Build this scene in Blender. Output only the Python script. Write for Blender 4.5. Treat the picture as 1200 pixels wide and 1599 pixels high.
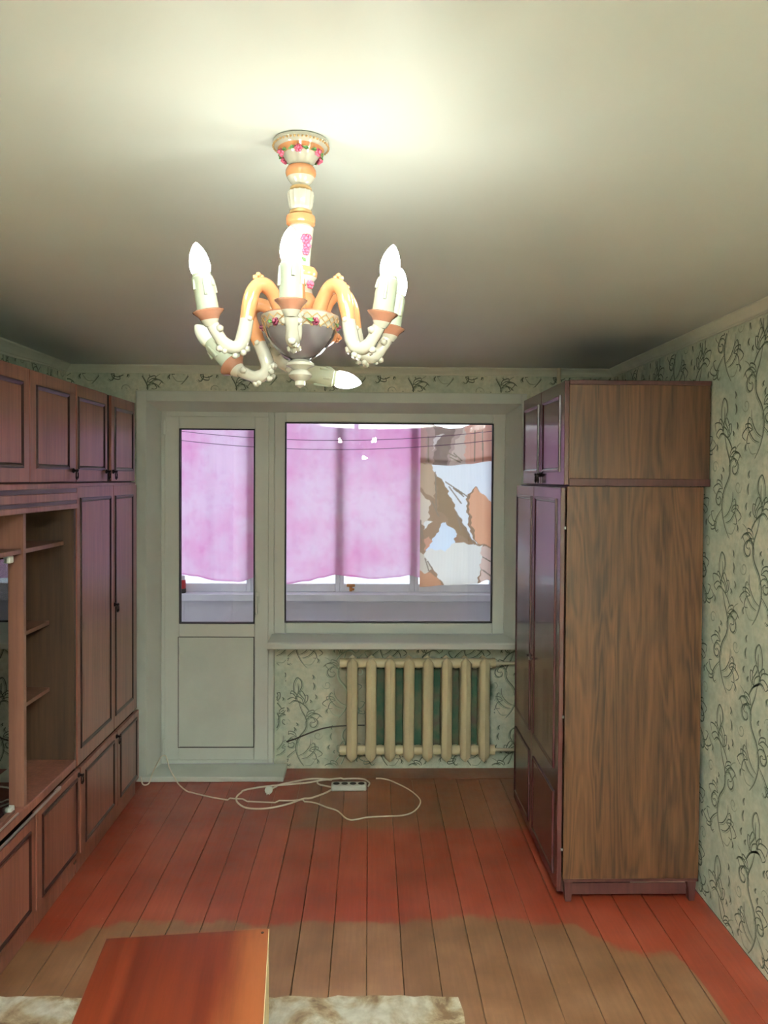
import bpy, bmesh, math, random
from mathutils import Vector, Matrix
random.seed(7)
for o in list(bpy.data.objects): bpy.data.objects.remove(o, do_unlink=True)
SC = bpy.context.scene
COL = SC.collection

# ------------------------------------------------------------------ camera
CAMZ = 1.835
FPX = 1200.0
def make_camera():
    p = -math.atan(25/FPX); y = -math.atan(25/FPX); roll = 0.006
    R = Matrix.Rotation(y, 3, 'Z') @ Matrix.Rotation(p, 3, 'X')
    r0, f0, u0 = R @ Vector((1,0,0)), R @ Vector((0,1,0)), R @ Vector((0,0,1))
    r = r0*math.cos(roll) + u0*math.sin(roll)
    u = u0*math.cos(roll) - r0*math.sin(roll)
    cd = bpy.data.cameras.new('camera'); co = bpy.data.objects.new('camera', cd); COL.objects.link(co)
    b = -f0
    co.matrix_world = Matrix(((r.x,u.x,b.x,0),(r.y,u.y,b.y,0),(r.z,u.z,b.z,CAMZ),(0,0,0,1)))
    cd.sensor_fit = 'AUTO'; cd.sensor_width = 36; cd.lens = FPX/1599*36
    cd.shift_x = -0.00116; cd.shift_y = -0.0171
    cd.clip_start = 0.05; cd.clip_end = 200
    SC.camera = co
make_camera()

# ------------------------------------------------------------------ world, lights, exposure
def lin(r,g,b):
    f = lambda c: (c/255/12.92) if c/255 <= .04045 else ((c/255+.055)/1.055)**2.4
    return (f(r),f(g),f(b),1)
W = bpy.data.worlds.new('World'); SC.world = W; W.use_nodes = True
wb = W.node_tree.nodes['Background']
wb.inputs['Color'].default_value = (0.80,0.90,1.0,1)
wb.inputs['Strength'].default_value = 2.0
SC.view_settings.view_transform = 'Standard'; SC.view_settings.look = 'None'
SC.view_settings.gamma = 1; SC.view_settings.use_curve_mapping = False
SC.view_settings.exposure = 0.58
BULB_STRENGTH = 52.0
BULB_COLOR = (0.95,1.0,0.90)
def spot(name, loc, target, power, color, cone, blend=.5, radius=.06):
    ld = bpy.data.lights.new(name,'SPOT'); ld.energy=power; ld.color=color; ld.spot_size=math.radians(cone); ld.spot_blend=blend; ld.shadow_soft_size=radius
    lo = bpy.data.objects.new(name, ld); COL.objects.link(lo); lo.location = loc
    lo.rotation_euler = (Vector(target)-Vector(loc)).to_track_quat('-Z','Y').to_euler()
    return lo
# added fill spot, unseen, aimed at the ceiling to brighten the room by bounce
spot('added_ceiling_fill', (0.1,0.0,0.4), (0.1,0.02,2.5), 13500, (0.95,1.0,0.98), 40)

# ------------------------------------------------------------------ materials
def newmat(name):
    m = bpy.data.materials.new(name); m.use_nodes = True
    nt = m.node_tree; return m, nt, nt.nodes['Principled BSDF']
def N(nt, t, **kw):
    n = nt.nodes.new(t)
    for k,v in kw.items(): setattr(n,k,v)
    return n
def setin(n, **kw):
    for k,v in kw.items(): n.inputs[k].default_value = v
def ramp(nt, stops):
    n = N(nt,'ShaderNodeValToRGB'); cr = n.color_ramp
    while len(cr.elements) < len(stops): cr.elements.new(.5)
    for e,(p,c) in zip(cr.elements, stops): e.position=p; e.color=c
    return n
def mixc(nt, fac, a, b, mode='MIX'):
    n = N(nt,'ShaderNodeMix', data_type='RGBA', blend_type=mode)
    L = nt.links
    for i,v in ((0,fac),(6,a),(7,b)):
        if isinstance(v,(int,float)): n.inputs[i].default_value = v
        elif isinstance(v,tuple): n.inputs[i].default_value = v
        else: L.new(v, n.inputs[i])
    return n.outputs[2]
def math_(nt, op, a, b=None, clamp=False):
    n = N(nt,'ShaderNodeMath', operation=op, use_clamp=clamp)
    for i,v in ((0,a),(1,b)):
        if v is None: continue
        if isinstance(v,(int,float)): n.inputs[i].default_value = v
        else: nt.links.new(v, n.inputs[i])
    return n.outputs[0]
def noise(nt, vec, scale, detail=4, rough=.55, dist=0):
    n = N(nt,'ShaderNodeTexNoise'); setin(n, Scale=scale, Detail=detail, Roughness=rough, Distortion=dist)
    if vec is not None: nt.links.new(vec, n.inputs['Vector'])
    return n
def coords(nt, scale=(1,1,1), kind='Object'):
    tc = N(nt,'ShaderNodeTexCoord'); mp = N(nt,'ShaderNodeMapping'); mp.inputs['Scale'].default_value = scale
    nt.links.new(tc.outputs[kind], mp.inputs['Vector']); return mp.outputs[0]
def bump(nt, bsdf, h, strength=.2, dist=.002):
    b = N(nt,'ShaderNodeBump'); setin(b, Strength=strength, Distance=dist)
    nt.links.new(h, b.inputs['Height']); nt.links.new(b.outputs[0], bsdf.inputs['Normal'])

def plain(name, c, rough=.5, spec=.5, metal=0, mottle=.06, mscale=9, coat=0):
    m, nt, b = newmat(name)
    n = noise(nt, coords(nt), mscale, 5)
    dark = tuple(x*(1-mottle*2) for x in c[:3])+(1,); light = tuple(min(1,x*(1+mottle)) for x in c[:3])+(1,)
    r = ramp(nt, [(.3,dark),(.7,light)]); nt.links.new(n.outputs['Fac'], r.inputs[0])
    nt.links.new(r.outputs[0], b.inputs['Base Color'])
    setin(b, Roughness=rough, Metallic=metal); b.inputs['Specular IOR Level'].default_value = spec
    b.inputs['Coat Weight'].default_value = coat
    return m
def wood(name, c1, c2, rough=.35, fig=0.0, axis='z', spec=.5, coat=0, gscale=1.0):
    m, nt, b = newmat(name)
    L = nt.links
    st = {'z':(1,1,.045),'y':(1,.045,1),'x':(.045,1,1)}[axis]
    v = coords(nt, tuple(s*gscale for s in st))
    n1 = noise(nt, v, 55, 6, .65); n2 = noise(nt, v, 9, 3, .5, .3)
    f = math_(nt,'ADD', math_(nt,'MULTIPLY', n1.outputs['Fac'], .55), math_(nt,'MULTIPLY', n2.outputs['Fac'], .45))
    if fig > 0:
        st2 = {'z':(1,1,.11),'y':(1,.11,1),'x':(.11,1,1)}[axis]
        v2 = coords(nt, tuple(s*gscale for s in st2))
        n3 = noise(nt, v2, 3.0, 3, .5, .4)
        rings = math_(nt,'SINE', math_(nt,'MULTIPLY', n3.outputs['Fac'], 95))
        rings = math_(nt,'MULTIPLY', math_(nt,'ADD', rings, 1), .5)
        f = math_(nt,'ADD', math_(nt,'MULTIPLY', f, 1-fig), math_(nt,'MULTIPLY', rings, fig))
    r = ramp(nt, [(.33,c1),(.66,c2)]); L.new(f, r.inputs[0]); L.new(r.outputs[0], b.inputs['Base Color'])
    setin(b, Roughness=rough); b.inputs['Specular IOR Level'].default_value = spec; b.inputs['Coat Weight'].default_value = coat
    bump(nt, b, n1.outputs['Fac'], .08, .001)
    return m

M = {}
M['front'] = wood('mahogany_laminate', lin(92,49,39), lin(142,90,74), .28)
M['front_dark'] = wood('mahogany_laminate_deep', lin(66,33,34), lin(96,56,54), .24, coat=.12)
M['mould'] = wood('dark_moulding', lin(32,12,12), lin(50,24,22), .3)
M['mould_right'] = wood('dark_moulding_deep', lin(50,22,26), lin(78,40,42), .25)
M['carcass'] = wood('brown_shelf_board', lin(46,31,21), lin(78,54,37), .5)
M['edge'] = wood('board_edge', lin(96,62,50), lin(126,86,70), .4)
M['side'] = wood('walnut_laminate_side', lin(52,33,21), lin(104,69,45), .36, fig=.12, gscale=1.7)
M['rim'] = wood('wardrobe_edge', lin(58,30,30), lin(82,46,42), .4)
M['lacquer'] = wood('lacquered_redwood', lin(54,13,7), lin(98,38,19), .32, axis='y', spec=.35, coat=.05, gscale=.6)
def veneer_band():
    m = M['lacquer']; nt = m.node_tree; b = nt.nodes['Principled BSDF']
    src = b.inputs['Base Color'].links[0].from_socket
    tc = N(nt,'ShaderNodeTexCoord'); sp = N(nt,'ShaderNodeSeparateXYZ'); nt.links.new(tc.outputs['Object'], sp.inputs[0])
    mp = N(nt,'ShaderNodeMapping'); mp.inputs['Scale'].default_value = (1,.12,1); nt.links.new(tc.outputs['Object'], mp.inputs['Vector'])
    n = noise(nt, mp.outputs[0], 16, 4, .6)
    x = math_(nt,'ADD', sp.outputs[0], math_(nt,'MULTIPLY', math_(nt,'SUBTRACT', n.outputs['Fac'], .5), .22))
    f = math_(nt,'MULTIPLY', math_(nt,'DIVIDE', math_(nt,'ADD', x, .12), .10, True), .55)
    nt.links.new(mixc(nt, f, src, lin(140,80,44)), b.inputs['Base Color'])
veneer_band()
M['raw_board'] = plain('raw_pale_board', lin(232,214,170), .7)
M['handle'] = plain('dark_bronze', lin(48,40,38), .35, metal=.7)
M['white'] = plain('white_plastic', lin(228,232,226), .35, mottle=.02, mscale=3)
M['white_dusty'] = plain('white_plastic_worn', lin(224,230,222), .4, mottle=.04, mscale=4)
M['gasket'] = plain('black_rubber', lin(22,20,24), .6)
M['gap'] = plain('dark_gap_brown', lin(34,20,18), .7)  # very dark brown for the recessed post between two top doors
M['cornice'] = plain('cornice_foam', lin(228,230,214), .7, mottle=.03)
M['radiator'] = plain('cream_radiator_paint', lin(222,208,170), .3, mottle=.04, mscale=6)
M['pipe'] = plain('cream_pipe_paint', lin(222,212,184), .35)
M['alum'] = plain('brushed_aluminium', lin(200,200,200), .3, metal=.9)
M['cord'] = plain('white_cord', lin(238,230,214), .5)
M['socket'] = plain('socket_white', lin(225,228,218), .35, mottle=.02)
M['dark_hole'] = plain('dark_hole', lin(30,28,26), .8)
M['brass'] = plain('brass_latch', lin(170,110,60), .35, metal=.8)
M['bwhite'] = plain('balcony_white_paint', lin(240,240,246), .5, mottle=.03, mscale=3)
M['bsill'] = plain('balcony_sill', lin(238,240,246), .4, mottle=.03)
M['rope'] = plain('clothesline', lin(120,60,110), .7)
M['red'] = plain('red_label', lin(200,40,40), .4); M['can'] = plain('tin_white', lin(230,232,232), .3)
M['cable'] = plain('brown_cable', lin(62,56,44), .6)
M['cardboard'] = plain('pale_card', lin(190,176,160), .8)
M['cream_cer'] = plain('cream_ceramic', lin(184,179,164), .14, mottle=.03, mscale=20, coat=.3)
M['orange_cer'] = plain('peach_ceramic', lin(200,136,92), .14, mottle=.08, mscale=25, coat=.3)
M['rust_cer'] = plain('terracotta_ceramic', lin(146,98,78), .2, mottle=.08, mscale=25, coat=.3)
M['gold'] = plain('gold_trim', lin(196,160,110), .3, metal=.4)
M['pink'] = plain('rose_glaze', lin(214,96,128), .2, mottle=.15, mscale=90)
M['plum'] = plain('plum_glaze', lin(120,40,64), .2, mottle=.15, mscale=90)
M['green'] = plain('leaf_glaze', lin(96,140,84), .25, mottle=.15, mscale=90)
M['mauve_cer'] = plain('mauve_grey_ceramic', lin(92,82,84), .1, mottle=.08, mscale=25, coat=.5)  # darker mauve grey for the lower part of the bowl
M['candle'] = plain('candle_sleeve', lin(166,170,150), .4, mottle=.03)
M['bulb_off'] = plain('frosted_bulb', lin(238,238,222), .25, mottle=.01)

def bulb_mat():
    m, nt, b = newmat('lit_bulb')
    b.inputs['Base Color'].default_value = (1,1,.95,1)
    b.inputs['Emission Color'].default_value = BULB_COLOR+(1,)
    b.inputs['Emission Strength'].default_value = BULB_STRENGTH
    return m
M['bulb'] = bulb_mat()

def glass(name, tint=(1,1,1,1), ior=1.5, rough=0.0):
    m = bpy.data.materials.new(name); m.use_nodes = True; nt = m.node_tree
    for n in list(nt.nodes): nt.nodes.remove(n)
    out = N(nt,'ShaderNodeOutputMaterial'); mx = N(nt,'ShaderNodeMixShader'); tr = N(nt,'ShaderNodeBsdfTransparent'); gl = N(nt,'ShaderNodeBsdfGlossy')
    fr = N(nt,'ShaderNodeFresnel'); fr.inputs['IOR'].default_value = ior
    tr.inputs['Color'].default_value = tint; gl.inputs['Roughness'].default_value = rough
    nt.links.new(fr.outputs[0], mx.inputs[0]); nt.links.new(tr.outputs[0], mx.inputs[1]); nt.links.new(gl.outputs[0], mx.inputs[2])
    nt.links.new(mx.outputs[0], out.inputs['Surface']); return m
M['glass'] = glass('window_glass')
M['cab_glass'] = glass('cabinet_glass', (.62,.74,.62,1), 2.3)

def wallpaper():
    m, nt, b = newmat('green_wallpaper')
    v = coords(nt)
    n1 = noise(nt, v, 7, 6, .6); n2 = noise(nt, v, 38, 4, .6); n3 = noise(nt, v, 3.0, 3, .5)
    r = ramp(nt, [(.32,lin(196,208,192)),(.52,lin(228,230,212)),(.70,lin(246,240,220))]); nt.links.new(n1.outputs['Fac'], r.inputs[0])
    r2 = ramp(nt, [(.35,lin(200,206,192)),(.65,(1,1,1,1))]); nt.links.new(n2.outputs['Fac'], r2.inputs[0])
    c = mixc(nt, .45, r.outputs[0], r2.outputs[0], 'MULTIPLY')
    r3 = ramp(nt, [(.42,(0,0,0,1)),(.62,(1,1,1,1))]); nt.links.new(n3.outputs['Fac'], r3.inputs[0])
    c = mixc(nt, math_(nt,'MULTIPLY', r3.outputs[0], .35), c, lin(184,204,188))
    # worn, stained and bare green patches behind the radiator (real wear on the niche wall)
    geo = N(nt,'ShaderNodeNewGeometry'); sp = N(nt,'ShaderNodeSeparateXYZ'); nt.links.new(geo.outputs['Position'], sp.inputs[0])
    nw = noise(nt, geo.outputs['Position'], 5, 4)
    w = math_(nt,'MULTIPLY', math_(nt,'SUBTRACT', nw.outputs['Fac'], .5), .22)
    def band(val, lo, hi, soft):
        x = math_(nt,'ADD', val, w)
        a = math_(nt,'DIVIDE', math_(nt,'SUBTRACT', x, lo), soft, True); c_ = math_(nt,'DIVIDE', math_(nt,'SUBTRACT', hi, x), soft, True)
        return math_(nt,'MULTIPLY', a, c_)
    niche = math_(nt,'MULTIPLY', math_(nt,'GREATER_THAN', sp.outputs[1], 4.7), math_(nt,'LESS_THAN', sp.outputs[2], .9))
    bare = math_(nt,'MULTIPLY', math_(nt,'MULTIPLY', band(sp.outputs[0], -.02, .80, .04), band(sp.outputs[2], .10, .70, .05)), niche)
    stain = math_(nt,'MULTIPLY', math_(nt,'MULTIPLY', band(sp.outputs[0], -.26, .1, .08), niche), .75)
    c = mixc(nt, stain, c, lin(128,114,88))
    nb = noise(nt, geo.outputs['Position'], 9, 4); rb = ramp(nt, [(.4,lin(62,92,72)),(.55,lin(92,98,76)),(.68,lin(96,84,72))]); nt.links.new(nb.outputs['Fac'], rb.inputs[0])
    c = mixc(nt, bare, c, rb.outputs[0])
    nt.links.new(c, b.inputs['Base Color']); setin(b, Roughness=.75); b.inputs['Specular IOR Level'].default_value = .25
    bump(nt, b, n2.outputs['Fac'], .12, .002)
    return m
M['paper'] = wallpaper()
M['scroll'] = plain('scroll_print', lin(94,106,88), .6, mottle=.12, mscale=30)
M['scroll_pale'] = plain('scroll_print_pale', lin(164,176,152), .6, mottle=.1, mscale=30)

def ceiling_mat():
    m, nt, b = newmat('stretch_ceiling')
    n = noise(nt, coords(nt), 1.2, 2)
    r = ramp(nt, [(.3,lin(208,214,208)),(.7,lin(216,220,214))]); nt.links.new(n.outputs['Fac'], r.inputs[0]); nt.links.new(r.outputs[0], b.inputs['Base Color'])
    setin(b, Roughness=.5); b.inputs['Specular IOR Level'].default_value = .4
    return m
M['ceiling'] = ceiling_mat()

def floor_mat():
    m, nt, b = newmat('painted_floorboard')
    L = nt.links
    geo = N(nt,'ShaderNodeNewGeometry'); P = geo.outputs['Position']
    sp = N(nt,'ShaderNodeSeparateXYZ'); L.new(P, sp.inputs[0]); X, Y = sp.outputs[0], sp.outputs[1]
    oi = N(nt,'ShaderNodeObjectInfo')
    mp = N(nt,'ShaderNodeMapping'); mp.inputs['Scale'].default_value = (1,.06,1); L.new(P, mp.inputs['Vector'])
    grain = noise(nt, mp.outputs[0], 70, 5, .6)
    big = noise(nt, P, 3.5, 5, .6); mid = noise(nt, P, 14, 5, .6); edge = noise(nt, P, 6, 5, .65)
    wob = math_(nt,'MULTIPLY', math_(nt,'SUBTRACT', edge.outputs['Fac'], .5), .17)
    def curve(inp, pts, x0, x1, y0, y1):
        fc = N(nt,'ShaderNodeFloatCurve'); cv = fc.mapping.curves[0]
        pp = [((x-x0)/(x1-x0),(y-y0)/(y1-y0)) for x,y in pts]
        cv.points[0].location = pp[0]; cv.points[1].location = pp[-1]
        for q in pp[1:-1]: cv.points.new(*q)
        for q in cv.points: q.handle_type = 'VECTOR'
        fc.mapping.update()
        L.new(math_(nt,'DIVIDE', math_(nt,'SUBTRACT', inp, x0), x1-x0, True), fc.inputs['Value'])
        return math_(nt,'ADD', math_(nt,'MULTIPLY', fc.outputs[0], y1-y0), y0)
    # front worn patch: brown where y < boundary(x)
    bx = curve(X, [(-1.6,3.03),(-1.17,3.03),(-1.12,3.14),(-.95,3.165),(-.45,3.14),(.12,3.145),(.43,3.18),(.86,3.12),(.91,3.03),(1.03,2.93),(1.19,2.93),(1.23,2.78),(1.24,2.3),(1.26,1.0)], -1.7,1.5, .9,3.3)
    d1 = math_(nt,'SUBTRACT', math_(nt,'ADD', bx, wob), Y)
    m1 = math_(nt,'DIVIDE', math_(nt,'ADD', d1, .012), .03, True)
    # back worn patch under the window: brown where y > 3.95 and x > -.48
    d2 = math_(nt,'SUBTRACT', math_(nt,'ADD', Y, wob), 3.96)
    d3 = math_(nt,'SUBTRACT', math_(nt,'ADD', X, wob), -.46)
    m2 = math_(nt,'MULTIPLY', math_(nt,'DIVIDE', d2, .06, True), math_(nt,'DIVIDE', d3, .16, True))
    red = ramp(nt, [(.25,lin(108,42,27)),(.5,lin(132,54,36)),(.75,lin(150,74,56))]); L.new(big.outputs['Fac'], red.inputs[0])
    brown = ramp(nt, [(.28,lin(100,67,43)),(.5,lin(122,85,60)),(.75,lin(142,105,79))]); L.new(big.outputs['Fac'], brown.inputs[0])
    brown2 = ramp(nt, [(.28,lin(98,62,40)),(.75,lin(138,86,58))]); L.new(big.outputs['Fac'], brown2.inputs[0])
    c = mixc(nt, m1, red.outputs[0], brown.outputs[0]); c = mixc(nt, math_(nt,'MULTIPLY', m2, .85), c, brown2.outputs[0])
    g = ramp(nt, [(.3,(.72,.72,.72,1)),(.65,(1.06,1.06,1.06,1))]); L.new(grain.outputs['Fac'], g.inputs[0])
    c = mixc(nt, .5, c, g.outputs[0], 'MULTIPLY')
    t = ramp(nt, [(0,(.86,.86,.86,1)),(1,(1.08,1.08,1.08,1))]); L.new(oi.outputs['Random'], t.inputs[0])
    c = mixc(nt, 1.0, c, t.outputs[0], 'MULTIPLY')
    sc = noise(nt, P, 26, 4, .7); scr = ramp(nt, [(.70,(0,0,0,1)),(.80,(1,1,1,1))]); L.new(sc.outputs['Fac'], scr.inputs[0])
    c = mixc(nt, math_(nt,'MULTIPLY', scr.outputs[0], .5), c, lin(190,140,120))
    L.new(c, b.inputs['Base Color'])
    rr = ramp(nt, [(.3,(.30,.30,.30,1)),(.7,(.48,.48,.48,1))]); L.new(mid.outputs['Fac'], rr.inputs[0]); L.new(rr.outputs[0], b.inputs['Roughness'])
    b.inputs['Specular IOR Level'].default_value = .4
    bump(nt, b, grain.outputs['Fac'], .15, .002)
    return m
M['plank'] = floor_mat()
M['subfloor'] = plain('dark_subfloor', lin(36,24,18), .9)

def lino_mat():
    m, nt, b = newmat('stained_linoleum')
    v = coords(nt); n1 = noise(nt, v, 6, 7, .65, .6); n2 = noise(nt, v, 22, 5, .6)
    r = ramp(nt, [(.38,lin(112,84,58)),(.48,lin(178,160,132)),(.60,lin(222,216,202))]); nt.links.new(n1.outputs['Fac'], r.inputs[0])
    r2 = ramp(nt, [(.35,lin(170,160,140)),(.6,(1,1,1,1))]); nt.links.new(n2.outputs['Fac'], r2.inputs[0])
    nt.links.new(mixc(nt,.5,r.outputs[0],r2.outputs[0],'MULTIPLY'), b.inputs['Base Color']); setin(b, Roughness=.6)
    bump(nt, b, n1.outputs['Fac'], .3, .004); return m
M['lino'] = lino_mat()

def curtain_mat():
    m = bpy.data.materials.new('pink_curtain_cloth'); m.use_nodes = True; nt = m.node_tree
    for n in list(nt.nodes): nt.nodes.remove(n)
    out = N(nt,'ShaderNodeOutputMaterial'); mx = N(nt,'ShaderNodeMixShader'); d = N(nt,'ShaderNodeBsdfDiffuse'); t = N(nt,'ShaderNodeBsdfTranslucent')
    v = coords(nt); n1 = noise(nt, v, 2.2, 4, .6); n2 = noise(nt, v, 13, 4, .6)
    r = ramp(nt, [(.35,lin(246,172,218)),(.6,lin(248,212,238))]); nt.links.new(n1.outputs['Fac'], r.inputs[0])
    r2 = ramp(nt, [(.30,lin(246,222,240)),(.5,(1,1,1,1))]); nt.links.new(n2.outputs['Fac'], r2.inputs[0])
    c = mixc(nt,.5,r.outputs[0],r2.outputs[0],'MULTIPLY')
    nt.links.new(c, d.inputs['Color']); nt.links.new(c, t.inputs['Color'])
    mx.inputs[0].default_value = .78
    nt.links.new(d.outputs[0], mx.inputs[1]); nt.links.new(t.outputs[0], mx.inputs[2]); nt.links.new(mx.outputs[0], out.inputs['Surface'])
    return m
M['curtain'] = curtain_mat()
def drape_mat():
    m = bpy.data.materials.new('printed_drape_cloth'); m.use_nodes = True; nt = m.node_tree
    for n in list(nt.nodes): nt.nodes.remove(n)
    out = N(nt,'ShaderNodeOutputMaterial'); mx = N(nt,'ShaderNodeMixShader'); d = N(nt,'ShaderNodeBsdfDiffuse'); t = N(nt,'ShaderNodeBsdfTranslucent')
    a = N(nt,'ShaderNodeAttribute'); a.attribute_name = 'print'
    nt.links.new(a.outputs['Color'], d.inputs['Color']); nt.links.new(a.outputs['Color'], t.inputs['Color']); mx.inputs[0].default_value = .75
    nt.links.new(d.outputs[0], mx.inputs[1]); nt.links.new(t.outputs[0], mx.inputs[2]); nt.links.new(mx.outputs[0], out.inputs['Surface'])
    return m
M['drape'] = drape_mat()

# ------------------------------------------------------------------ mesh helpers
class MB:
    def __init__(s): s.bm = bmesh.new(); s.mi = 0
    def _tag(s, before):
        if s.mi:
            for f in s.bm.faces:
                if f.index == -1 or f not in before: pass
    def box(s, x0,x1,y0,y1,z0,z1, bev=0.0, mi=0):
        v = [s.bm.verts.new((x,y,z)) for x in (x0,x1) for y in (y0,y1) for z in (z0,z1)]
        fs = []
        for q in ((0,1,3,2),(4,6,7,5),(0,4,5,1),(2,3,7,6),(0,2,6,4),(1,5,7,3)):
            f = s.bm.faces.new([v[i] for i in q]); f.material_index = mi; fs.append(f)
        if bev > 0:
            es = list({e for f in fs for e in f.edges})
            bmesh.ops.bevel(s.bm, geom=es, offset=bev, segments=1, affect='EDGES', profile=.5)
        return s
    def prism(s, poly, axis, a0, a1, mi=0):
        """extrude 2-D polygon along axis ('x','y','z')"""
        def P(p,a):
            return {'x':(a,p[0],p[1]),'y':(p[0],a,p[1]),'z':(p[0],p[1],a)}[axis]
        va = [s.bm.verts.new(P(p,a0)) for p in poly]; vb = [s.bm.verts.new(P(p,a1)) for p in poly]
        n = len(poly); fs = [s.bm.faces.new(va), s.bm.faces.new(vb[::-1])]
        for i in range(n): fs.append(s.bm.faces.new((va[i],vb[i],vb[(i+1)%n],va[(i+1)%n])))
        for f in fs: f.material_index = mi
        return s
    def loft(s, rings, closed=True, cap=True, mi=None):
        rv = [[s.bm.verts.new(p) for p in r] for r in rings]; n = len(rings[0])
        for k in range(len(rv)-1):
            for i in range(n if closed else n-1):
                f = s.bm.faces.new((rv[k][i],rv[k][(i+1)%n],rv[k+1][(i+1)%n],rv[k+1][i]))
                f.material_index = (mi[k] if mi else 0)
        if cap and closed:
            f = s.bm.faces.new(rv[0][::-1]); f.material_index = mi[0] if mi else 0
            f = s.bm.faces.new(rv[-1]); f.material_index = mi[-1] if mi else 0
        return s
    def lathe(s, prof, c=(0,0,0), n=24, flute=0, axis=None, mi=None):
        """prof list of (r,z); axis matrix optional"""
        rings = []
        for r,z in prof:
            ring = []
            for i in range(n):
                a = 2*math.pi*i/n; rr = max(r,1e-4)*(1+flute*(1 if i%2 else -1))
                p = Vector((rr*math.cos(a), rr*math.sin(a), z))
                if axis is not None: p = axis @ p
                ring.append(p+Vector(c))
            rings.append(ring)
        return s.loft(rings, mi=mi)
    def tube(s, pts, rad, n=8, mi=None):
        pts = [Vector(p) for p in pts]; m = len(pts)
        rads = rad if isinstance(rad,(list,tuple)) else [rad]*m
        rings = []; prev = None
        for k,p in enumerate(pts):
            t = (pts[min(k+1,m-1)]-pts[max(k-1,0)])
            t = t.normalized() if t.length > 1e-9 else Vector((0,0,1))
            if prev is None:
                a = Vector((0,0,1)) if abs(t.z) < .9 else Vector((1,0,0)); prev = t.cross(a).normalized()
            prev = (prev - t*prev.dot(t)).normalized(); b2 = t.cross(prev)
            rings.append([p+(prev*math.cos(2*math.pi*i/n)+b2*math.sin(2*math.pi*i/n))*rads[k] for i in range(n)])
        return s.loft(rings, mi=mi)
    def blob(s, c, r, n=6, squash=1.0):
        m = bmesh.ops.create_icosphere(s.bm, subdivisions=1, radius=r)
        for v in m['verts']: v.co = Vector((v.co.x, v.co.y, v.co.z*squash))+Vector(c)
        return s
    def build(s, name, mats, parent=None, smooth=False, local=False, angle=38):
        bm = s.bm
        if parent is not None and not local:
            off = origin_of(parent)
            for v in bm.verts: v.co -= off
        bmesh.ops.recalc_face_normals(bm, faces=bm.faces)
        me = bpy.data.meshes.new(name); bm.to_mesh(me); bm.free()
        for m in (mats if isinstance(mats,(list,tuple)) else [mats]): me.materials.append(m)
        if smooth:
            me.polygons.foreach_set('use_smooth', [True]*len(me.polygons)); me.set_sharp_from_angle(angle=math.radians(angle))
        o = bpy.data.objects.new(name, me); COL.objects.link(o)
        if parent is not None: o.parent = parent
        return o
def origin_of(o):
    v = Vector((0,0,0))
    while o is not None: v += o.location; o = o.parent
    return v
def empty(name, loc, rz=0):
    o = bpy.data.objects.new(name, None); COL.objects.link(o); o.location = loc; o.rotation_euler = (0,0,rz); o.empty_display_size = .1; return o
def tag(o, label=None, cat=None, group=None, kind=None):
    if label: o['label'] = label
    if cat: o['category'] = cat
    if group: o['group'] = group
    if kind: o['kind'] = kind
    return o
def thing(name, loc, label, cat, group=None, rz=0): return tag(empty(name, loc, rz), label, cat, group)
def struct(o): o['kind'] = 'structure'; return o
def catmull(pts, k=8):
    P = [Vector(p) for p in pts]; out = []
    for i in range(len(P)-1):
        a, b, c, d = P[max(i-1,0)], P[i], P[i+1], P[min(i+2,len(P)-1)]
        for j in range(k):
            t = j/k
            out.append(.5*((2*b)+(c-a)*t+(2*a-5*b+4*c-d)*t*t+(3*b-a-3*c+d)*t**3))
    out.append(P[-1]); return out
def copy_tree(o, parent=None):
    c = o.copy(); COL.objects.link(c); c.parent = parent
    for ch in o.children: copy_tree(ch, c)
    return c

# ------------------------------------------------------------------ room shell
XL, XR, YB, YN, H = -1.81, 1.475, 4.63, 4.83, 2.5      # left, right, back wall, window plane, ceiling
YR = -1.6
floor = struct(MB().box(XL-.1,XR+.1,YR-.1,YN+.09,-.08,-.026).build('floor', M['subfloor']))
# planks (run towards the window)
PW = .135
k = math.floor(XL/PW)
while k*PW < XR:
    x0, x1 = max(k*PW, XL), min((k+1)*PW, XR); k += 1
    if x1-x0 < .02: continue
    g = random.choice((.0009,.0013,.002,.0026)); dz = random.uniform(-.0012,.0)
    b = MB(); c = .0022
    b.prism([(x0+g/2,-.026),(x1-g/2,-.026),(x1-g/2,dz-c),(x1-g/2-c,dz),(x0+g/2+c,dz),(x0+g/2,dz-c)], 'y', YR, 4.655)
    b.build('floor_plank', M['plank'], floor)
MB().box(-.51,XR,4.659,4.884,-.026,.0,.003).build('floor_plank', M['plank'], floor)
struct(MB().box(XL-.1,XR+.1,YR-.1,YN+.09,H,H+.08).build('ceiling', M['ceiling']))
wall_left = struct(MB().box(XL-.1,XL,YR-.1,YN+.09,0,H).build('wall_left', M['paper']))
wall_right = struct(MB().box(XR,XR+.1,YR-.1,YN+.09,0,H).build('wall_right', M['paper']))
struct(MB().box(XL-.1,XR+.1,YR-.1,YR,0,H).build('wall_rear', plain('cream_plaster', lin(226,224,208), .8)))
struct(MB().box(XL,-1.385,YB,4.91,0,H).build('wall_back_left', M['paper']))
b = MB(); b.box(.945,XR,YB,4.91,.85,H); b.box(1.2,XR,YB,4.91,0,.85); struct(b.build('wall_back_right', M['paper']))
wall_back = struct(MB().box(-1.385,.945,YB,4.91,2.34,H).build('wall_back', M['paper']))
b = MB(); b.box(-.517,1.2,YN,4.91,0,.80); b.box(-.60,-.517,4.885,4.91,0,.80)
wall_niche = struct(b.build('wall_niche', M['paper']))

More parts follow.
